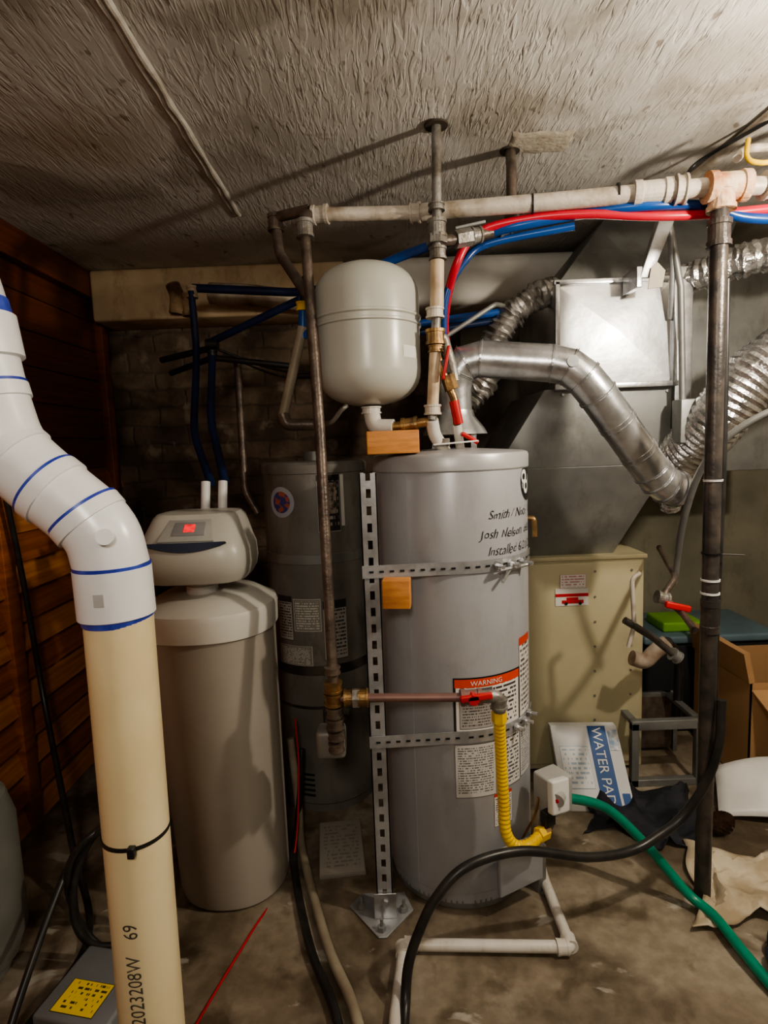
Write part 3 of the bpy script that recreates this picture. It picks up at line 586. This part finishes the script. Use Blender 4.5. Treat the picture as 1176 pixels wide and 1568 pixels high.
# hanger strap
g=G('duct_hanger_bracket')
hexa(g,'channel',[(.925,2.09,2.02),(.965,2.09,2.02),(.965,2.11,2.02),(.925,2.11,2.02)],[(.985,2.07,2.215),(1.04,2.07,2.215),(1.04,2.11,2.215),(.985,2.11,2.215)],STRUT)
pipe(g,'rod',[(1.03,2.1,2.2),(1.07,2.15,2.06),(1.09,2.2,1.9)],.01,STRUT)
g.add('paper_tag',[(.95,2.08,1.98),(1.0,2.08,1.985),(1.01,2.08,2.04),(.985,2.085,2.07),(.96,2.08,2.05)],[(0,1,2,3,4)],mat('tag_tan',(.6,.56,.45),.7),sol=.004)
box(g,'base',(.915,.935),(2.09,2.21),(1.99,2.06),GAL,.002)
# ------------------------------------------------------------------ VENT
g=G('flue_vent_pipe'); VR=.06
pts=[(.25,1.97,1.56),(.25,1.97,1.65),(.262,1.965,1.70),(.29,1.96,1.735),(.34,1.95,1.745),(.56,1.90,1.715),(.61,1.885,1.70),(.655,1.88,1.665),(.70,1.88,1.61),(.905,1.94,1.355),(.93,1.945,1.325),(.965,1.955,1.30),(.995,1.96,1.29)]
sweep(g,'duct',pts,VR,GAL,36)
for i in (2,3,4,5,6,7,8,9,10,11):
    a=Vector(pts[i-1]);b_=Vector(pts[i+1]); collar(g,'seam_%d'%i,pts[i],b_-a,VR*1.01,.008,GAL,.06,36)
for t in (.35,.75): 
    a=Vector(pts[8]).lerp(Vector(pts[9]),t); collar(g,'crimp',a,Vector(pts[9])-Vector(pts[8]),VR*1.005,.02,GAL,.04,36)
sweep(g,'rivet',[(.60,1.815,1.71),(.60,1.82,1.71)],.018,GALD,16)
sweep(g,'open_collar',[(.993,1.96,1.29),(1.01,1.965,1.285)],VR*1.06,GAL,36)
# ------------------------------------------------------------------ FLEX DUCTS
g=G('flexible_duct'); corr(g,'foil_tube',[(.70,2.34,2.05),(.62,2.3,2.02),(.52,2.3,1.95),(.45,2.3,1.84),(.42,2.3,1.72),(.34,2.3,1.62)],.05,mat('foil_dirty',(.55,.54,.52),.4,.85,(.25,.24,.22),30,.5,40),.024,.09,28,.012)
g=G('flexible_duct'); corr(g,'foil_tube',[(1.75,2.1,1.85),(1.50,2.05,1.78),(1.33,2.05,1.68),(1.24,2.1,1.55),(1.20,2.2,1.44),(1.16,2.32,1.36)],.10,FOIL,.022,.035,36,.003)
g=G('flexible_duct'); corr(g,'foil_tube',[(1.9,2.05,2.10),(1.6,2.1,2.10),(1.38,2.12,2.09),(1.24,2.25,2.07),(1.12,2.4,2.05)],.055,FOIL,.026,.06,28,.014)
g=G('flexible_duct'); corr(g,'foil_tube',[(1.16,2.32,1.44),(1.17,2.3,1.36),(1.16,2.3,1.26),(1.17,2.35,1.18)],.045,FOIL,.018,.06,28,.004)
# ------------------------------------------------------------------ BIG PVC
g=G('pvc_drain_pipe'); PR=.0555
sweep(g,'riser',[(-.466,.95,0),(-.455,.95,1.22)],PR,PVCC,40)
sweep(g,'coupling',[(-.457,.95,1.204),(-.457,.95,1.206),(-.458,.95,1.287),(-.458,.95,1.289)],[PR*1.03,PR*1.11,PR*1.11,PR*1.03],PVCW,40)
sweep(g,'primer_ring',[(-.457,.95,1.194),(-.457,.95,1.208)],[PR*1.01,PR*1.06],PRIMER,40); sweep(g,'primer_ring_b',[(-.458,.95,1.287),(-.458,.95,1.293)],PR*1.1,PRIMER,40)
box(g,'size_mark',(-.463,-.447),(.887,.8885),(1.235,1.255),mat('mark_grey',(.55,.55,.55),.4),0)
el=rnd([(-.458,.95,1.285),(-.468,.95,1.35),(-.562,.95,1.435),(-.615,.95,1.49),(-.638,.95,1.59),(-.652,.95,1.72),(-.69,.95,1.86),(-.75,.95,1.99)],.05,8)
sweep(g,'elbows',el,PR*1.07,PVCW,40)
for p,d in (((-.49,.95,1.370),(-.75,0,1)),((-.545,.95,1.420),(-1,0,.88)),((-.602,.95,1.476),(-.9,0,.85)),((-.634,.95,1.575),(-.22,0,1))):
    P=Vector(p); D=Vector(d).normalized(); sweep(g,'hub',[P-D*.012,P-D*.011,P+D*.011,P+D*.012],[PR*1.08,PR*1.13,PR*1.13,PR*1.08],PVCW,40); sweep(g,'primer_line',[P+D*.010,P+D*.016],PR*1.115,PRIMER,40)
P=Vector((-.646,.95,1.665)); D=Vector((-.12,0,1)).normalized(); sweep(g,'upper_coupling',[P-D*.035,P-D*.033,P+D*.033,P+D*.035],[PR*1.08,PR*1.2,PR*1.2,PR*1.08],PVCW,40); sweep(g,'primer_smear',[P+D*.034,P+D*.06],[PR*1.12,PR*1.09],PRIMER,40)
sweep(g,'zip_tie',[(-.4595,.95,.812),(-.4595,.95,.819)],PR*1.03,BLACK,40); box(g,'zip_head',(-.448,-.436),(.885,.897),(.805,.824),BLACK,.002)
sweep(g,'cleanout_boss',[(-.44,.90,1.345),(-.435,.885,1.347)],.013,PVCW,20)
V,F=textgeo("PERCERTNTILI   122023208W    69",.034)
cx0=-.461; W=[]
for v in V:
    t=radians(14)-(v.y)/PR; W.append((cx0+(PR+.0012)*sin(t),.95-(PR+.0012)*cos(t),.25+v.x*.85))
g.add('print',W,F,mat('ink',(.1,.09,.07),.6))
# ------------------------------------------------------------------ FLOOR PIPES / HOSES
g=G('floor_condensate_pipe')
pipe(g,'pipe',[(.47,1.80,.10),(.485,1.76,.022),(.488,1.50,.022),(.01,1.53,.022),(-.02,1.32,.022),(-.05,.9,.022)],.0165,PVCF,.012)
for p,d in (((.488,1.515,.022),(0,1,0)),((.465,1.501,.022),(1,0,0)),((.03,1.529,.022),(1,0,0)),((.006,1.51,.022),(0,1,0))): collar(g,'elbow',p,d,.021,.035,PVCF,.05)
g=G('garden_hose')
hose(g,'hose',[(.50,1.72,.33),(.56,1.74,.32),(.69,1.75,.27),(.80,1.70,.17),(.90,1.65,.05),(.945,1.58,.03),(.955,1.46,.03),(.98,1.32,.016),(1.02,1.15,.015),(1.1,.8,.015)],.0155,GREEN); hexnut(g,'fitting',(.505,1.72,.33),(1,.2,0),.02,.035,BRASS)
g=G('rubber_hose')
hose(g,'hose',[(-.05,.9,.015),(-.01,1.2,.015),(.005,1.33,.03),(.018,1.38,.10),(.05,1.40,.18),(.10,1.42,.26),(.19,1.45,.325),(.35,1.5,.325),(.55,1.55,.26),(.70,1.6,.235),(.80,1.63,.26),(.88,1.645,.31),(.945,1.64,.42),(.975,1.63,.55),(.985,1.64,.68)],.0135,RUB)
g=G('electrical_cable')
hose(g,'red_wire',[(-.56,1.2,.006),(-.53,1.35,.006),(-.456,1.61,.006),(-.375,1.9,.006),(-.36,2.05,.25),(-.37,2.1,.45)],.0035,RED)
g=G('drain_hose'); hose(g,'hose',[(-.40,2.14,.35),(-.375,2.09,.1),(-.345,1.95,.018),(-.22,1.555,.018),(-.12,1.32,.018),(-.05,1.0,.018)],.015,TANH)
g=G('drain_hose'); hose(g,'hose',[(-.36,2.15,.3),(-.375,2.06,.06),(-.37,1.9,.015),(-.27,1.55,.015),(-.17,1.32,.015),(-.1,1.0,.015)],.013,RUB)
g=G('power_cord'); hose(g,'cord',[(-1.40,2.1,1.6),(-1.41,2.15,1.34),(-1.41,2.2,.98),(-1.38,2.2,.5),(-1.12,1.85,.15),(-.95,1.6,.02),(-.98,1.3,.01)],.011,RUB)
P=[]
for k in range(0,61):
    a=k/20*2*pi; P.append((-.84+.11*cos(a)+.003*k/6,1.56+.05*cos(a)+.02*sin(k*.7),.22+.19*sin(a)))
hose(g,'coil',P,.010,RUB)
hose(g,'tail',[(-.95,1.53,.3),(-.96,1.40,.2),(-.97,1.25,.06),(-.93,1.15,.012),(-.80,1.0,.012)],.010,RUB)
g=G('instruction_booklet')
box(g,'cover',(-.285,-.125),(1.83,2.12),(0,.012),label_mat('booklet_print',(.4,.38,.33),(.28,.26,.23),15,None,.8,.5,12,.1),.001,(0,0,6),'top')
# ------------------------------------------------------------------ LEFT FLOOR ITEMS
g=G('propane_tank'); lathe(g,'shell',(-1.235,1.5),[(.07,0),(.1,.01),(.10,.04),(.13,.06),(.15,.12),(.15,.45),(.13,.53),(.07,.57),(.03,.58),(.03,.62)],mat('tank_dark',(.2,.2,.18),.4),48)
g=G('battery_case'); box(g,'case',(-.90,-.69),(1.25,1.46),(0,.11),mat('case_grey',(.2,.21,.22),.5),.01,(0,0,-12)); 
YL=label_mat('label_yellow',(.85,.62,.03),(.08,.07,.02),7,None,.8,.55,14)
box(g,'label',(-.885,-.725),(1.236,1.24),(.012,.095),YL,0,(0,0,-12),True)
box(g,'label_top',(-.87,-.75),(1.27,1.36),(.1105,.1115),YL,0,(0,0,-12),'top')
# ------------------------------------------------------------------ RIGHT FLOOR ITEMS
g=G('filter_box')
ux=Vector((.262,-.02,0)).normalized(); up=Vector((0,.215,.27)).normalized()
o=Vector((.675,2.14,.0))
W_,H_=.275,.325
V=[o,o+ux*W_,o+ux*W_+up*H_,o+up*H_]
g.add('carton',[*V,*[v+Vector((0,.035,-.0)) for v in V]],[(0,1,2,3),(7,6,5,4),(0,4,5,1),(1,5,6,2),(2,6,7,3),(3,7,4,0)],mat('carton_white',(.78,.79,.8),.5),bev=.002)
def onb(n,u0,u1,v0,v1,m,off=.0015):
    q=[o+ux*(W_*a)+up*(H_*b_)-Vector((0,off,-off)) for a,b_ in ((u0,v0),(u1,v0),(u1,v1),(u0,v1))]
    g.add(n,q,[(0,1,2,3)],m,uv=[(0,0),(1,0),(1,1),(0,1)])
BL=mat('carton_blue',(.02,.1,.32),.5)
onb('blue_band',.55,.82,.0,1,BL); onb('fine_print',.08,.5,.25,.75,label_mat('carton_text',(.74,.75,.76),(.35,.45,.55),9,None,.8,.5,10),.002)
onb('blue_corner',.86,.97,.05,.2,BL); onb('picture',.84,.98,.70,.95,mat('carton_pic',(.2,.3,.45),.5,0,(.8,.8,.8),40),.002)
text_plane(g,'title',"WATER PAD",.055,o+ux*(W_*.61)+up*(H_*.98)-Vector((0,.003,-.003)),-up*.96,ux,WHITE)
g=G('metal_frame')
for n_,x,y,z_ in (('bar_a',(1.0,1.03),(2.28,2.31),(0,.28)),('bar_b',(1.27,1.29),(2.28,2.31),(0,.28)),('rail_top',(1.0,1.29),(2.28,2.31),(.25,.29)),('rail_low',(1.0,1.29),(2.28,2.31),(.0,.03)),('bar_c',(1.03,1.05),(2.55,2.57),(0,.28)),('bar_d',(1.31,1.33),(2.55,2.57),(0,.28)),('rail_back',(1.03,1.33),(2.55,2.57),(.27,.29)),('side_l',(1.0,1.03),(2.3,2.57),(.27,.29)),('side_r',(1.27,1.30),(2.3,2.57),(.27,.29)),('back_plate',(1.04,1.30),(2.55,2.56),(.02,.27))): box(g,n_,x,y,z_,GALD if n_!='back_plate' else IRONB,.002)
g=G('storage_bin'); box(g,'tub',(1.26,1.88),(2.72,3.1),(0,.46),mat('bin_dark',(.02,.022,.025),.5),.02); box(g,'lid',(1.24,1.90),(2.70,3.12),(.46,.50),mat('bin_lid',(.13,.2,.24),.5),.012)
g=G('green_tray'); box(g,'tray',(1.36,1.56),(2.76,2.95),(.5,.55),mat('lime',(.22,.5,.03),.4),.01)
g=G('cardboard_box')
bx0,bx1,by0,by1,bh=1.47,1.95,2.25,2.68,.45
for n_,x,y in (('front',(bx0,bx1),(by0,by0+.006)),('back',(bx0,bx1),(by1-.006,by1)),('left',(bx0,bx0+.006),(by0,by1)),('right',(bx1-.006,bx1),(by0,by1))): box(g,n_,x,y,(0,bh),CARD,0)
box(g,'bottom',(bx0,bx1),(by0,by1),(.0,.006),CARD,0)
box(g,'flap_front',(bx0,bx1),(by0-.16,by0-.0),(bh-.06,bh-.054),CARD,0,(22,0,0)); box(g,'flap_left',(bx0-.02,bx0+.004),(by0,by1),(bh,bh+.13),CARD,0,(0,-12,0))
g=G('plastic_lid'); V=[];F=[]
for i in range(13):
    for j in range(9):
        u,v=i/12,j/8; x=1.24+.42*u+.08*v; y=2.06+.17*v-.14*u; V.append((x,y,.012+.07*sin(u*pi)*(.4+.6*v)+.10*v))
for i in range(12):
    for j in range(8): a=i*9+j; F.append((a,a+9,a+10,a+1))
g.add('shell',V,F,WHITE,smooth=True,sol=.006)
cloth('drop_cloth',[(.90,1.58),(1.45,1.48),(1.5,1.85),(.98,1.93)],mat('canvas',(.64,.57,.44),.9,0,(.38,.3,.2),8),.04,5)
cloth('dark_jacket',[(.72,1.98),(1.1,1.90),(1.2,2.2),(.82,2.3)],mat('navy_cloth',(.012,.014,.02),.8,0,(.028,.03,.04),8),.045,6)
cloth('blue_rag',[(1.03,1.36),(1.5,1.25),(1.4,1.52),(1.10,1.57)],mat('blue_cloth',(.03,.05,.09),.85,0,(.015,.02,.03),8),.04,7,36,.02)
def pinecone(c,ax):
    g=G('pine_cone'); m=mat('pinecone',(.1,.055,.03),.8,0,(.05,.025,.015),40); q=Vector((0,0,1)).rotation_difference(Vector(ax).normalized())
    V=[];F=[]; L_=.1
    for k in range(90):
        t=k/90; a=k*2.4; rr=.032*sin(pi*(.12+.86*t))**.7; z_=L_*(t-.5)
        d=Vector((cos(a),sin(a),0)); s=Vector((-sin(a),cos(a),0)); b0=d*rr*.3+Vector((0,0,z_)); tip=d*(rr+.008)+Vector((0,0,z_+.006)); w_=.008
        o_=len(V)
        for p in (b0-s*w_*.5,b0+s*w_*.5,tip+s*w_,tip-s*w_,(b0+tip)/2+Vector((0,0,.007))): V.append(q@p+Vector(c))
        F+= [(o_,o_+1,o_+4),(o_+1,o_+2,o_+4),(o_+2,o_+3,o_+4),(o_+3,o_,o_+4),(o_+3,o_+2,o_+1,o_)]
    g.add('scales',V,F,m); P=[q@Vector((0,0,L_*(i/8-.5)))+Vector(c) for i in range(9)]
    sweep(g,'core',P,[.004+.012*sin(pi*i/8) for i in range(9)],m,10)
pinecone((1.20,1.98,.04),(1,.4,.1)); pinecone((1.42,1.93,.04),(.3,.6,.2))
# red valve & lever items on furnace side
g=G('gas_shutoff_valve')
pipe(g,'feed',[(1.11,2.30,1.02),(1.0,1.95,.98),(.93,1.90,.93),(.985,1.88,.88),(.96,1.75,.86)],.011,IRONB,.03); collar(g,'body',(.93,1.90,.925),(1,0,-.3),.02,.04,GALPIPE); box(g,'red_handle',(.925,1.01),(1.86,1.88),(.89,.912),RED,.005,(0,14,0))
pipe(g,'white_bracket',[(.90,2.0,.99),(.87,2.0,.97),(.88,2.0,.80),(.86,2.0,.72)],.008,PAINTP,.02)
pipe(g,'lever',[(.845,2.0,.82),(.95,2.0,.75),(1.04,2.0,.67)],.013,IRON,.03); collar(g,'lever_end',(1.03,2.0,.68),(1,0,-.8),.022,.03,GALD)
g=G('pipe_insulation_scrap'); hose(g,'scrap',[(.96,2.2,.60),(1.01,2.2,.585),(1.05,2.2,.62),(1.10,2.2,.66)],.03,mat('scrap_white',(.5,.46,.4),.7,0,(.2,.13,.08),9)); 
hose(g,'black_hoses',[(1.10,2.2,.66),(1.25,2.4,.5),(1.30,2.5,.2)],.02,RUB)
# grey conduit and cables on the right, above
g=G('electrical_conduit')
pipe(g,'ceiling_run',[(1.14,2.30,2.385),(1.165,1.9,2.385),(1.18,1.3,2.385)],.016,PAINTP); pipe(g,'down_run',[(1.0,2.1,2.30),(1.13,2.2,2.38)],.014,PAINTP)
pipe(g,'box_cable',[(1.05,1.75,2.25),(1.10,1.8,2.30),(1.2,1.8,2.30),(1.4,1.6,2.32)],.012,PAINTP,.05)
hose(g,'yellow_cable',[(1.08,1.75,2.30),(1.06,1.72,2.24),(1.08,1.70,2.215),(1.15,1.68,2.21),(1.5,1.6,2.2)],.007,YEL)
hose(g,'dark_cable',[(.86,2.0,2.26),(1.0,1.98,2.28),(1.08,2.0,2.36),(1.2,1.7,2.37),(1.3,1.4,2.37)],.006,RUB)
hose(g,'white_cable',[(1.02,2.0,.95),(1.0,1.9,1.2),(1.02,1.8,1.4),(1.12,1.7,1.52),(1.3,1.6,1.58)],.011,GALD)
# ------------------------------------------------------------------ LIGHTS
def point(n,loc,e,col,r):
    l=bpy.data.lights.new(n,'POINT'); l.energy=e; l.color=col; l.shadow_soft_size=r; o=bpy.data.objects.new(n,l); o.location=loc; C.objects.link(o)
point('bulb_light',(1.27,1.10,2.0),64,(1,.885,.73),.035)
a=bpy.data.lights.new('fill_light','AREA'); a.energy=14; a.size=.3; a.color=(1,.91,.79); o=bpy.data.objects.new('fill_light',a); C.objects.link(o); o.location=(-.1,-.6,2.05); o.rotation_euler=(radians(66),0,0)  # soft fill lamp added behind the camera, not a fixture of the room
w=bpy.data.worlds.new('w'); bpy.context.scene.world=w; w.use_nodes=True; w.node_tree.nodes['Background'].inputs[0].default_value=(.5,.5,.55,1); w.node_tree.nodes['Background'].inputs[1].default_value=.02
try: bpy.context.scene.view_settings.look='AgX - Medium High Contrast'
except Exception: pass
# ------------------------------------------------------------------ CAMERA
c=bpy.data.cameras.new('camera'); c.sensor_fit='VERTICAL'; c.sensor_height=36; c.lens=36*882/1568; c.clip_start=.02
co=bpy.data.objects.new('camera',c); C.objects.link(co)
co.matrix_world=Matrix.Translation((0,0,1.47))@Matrix.Rotation(radians(90-6.5),4,'X')@Matrix.Rotation(radians(-2.2),4,'Z')
bpy.context.scene.camera=co
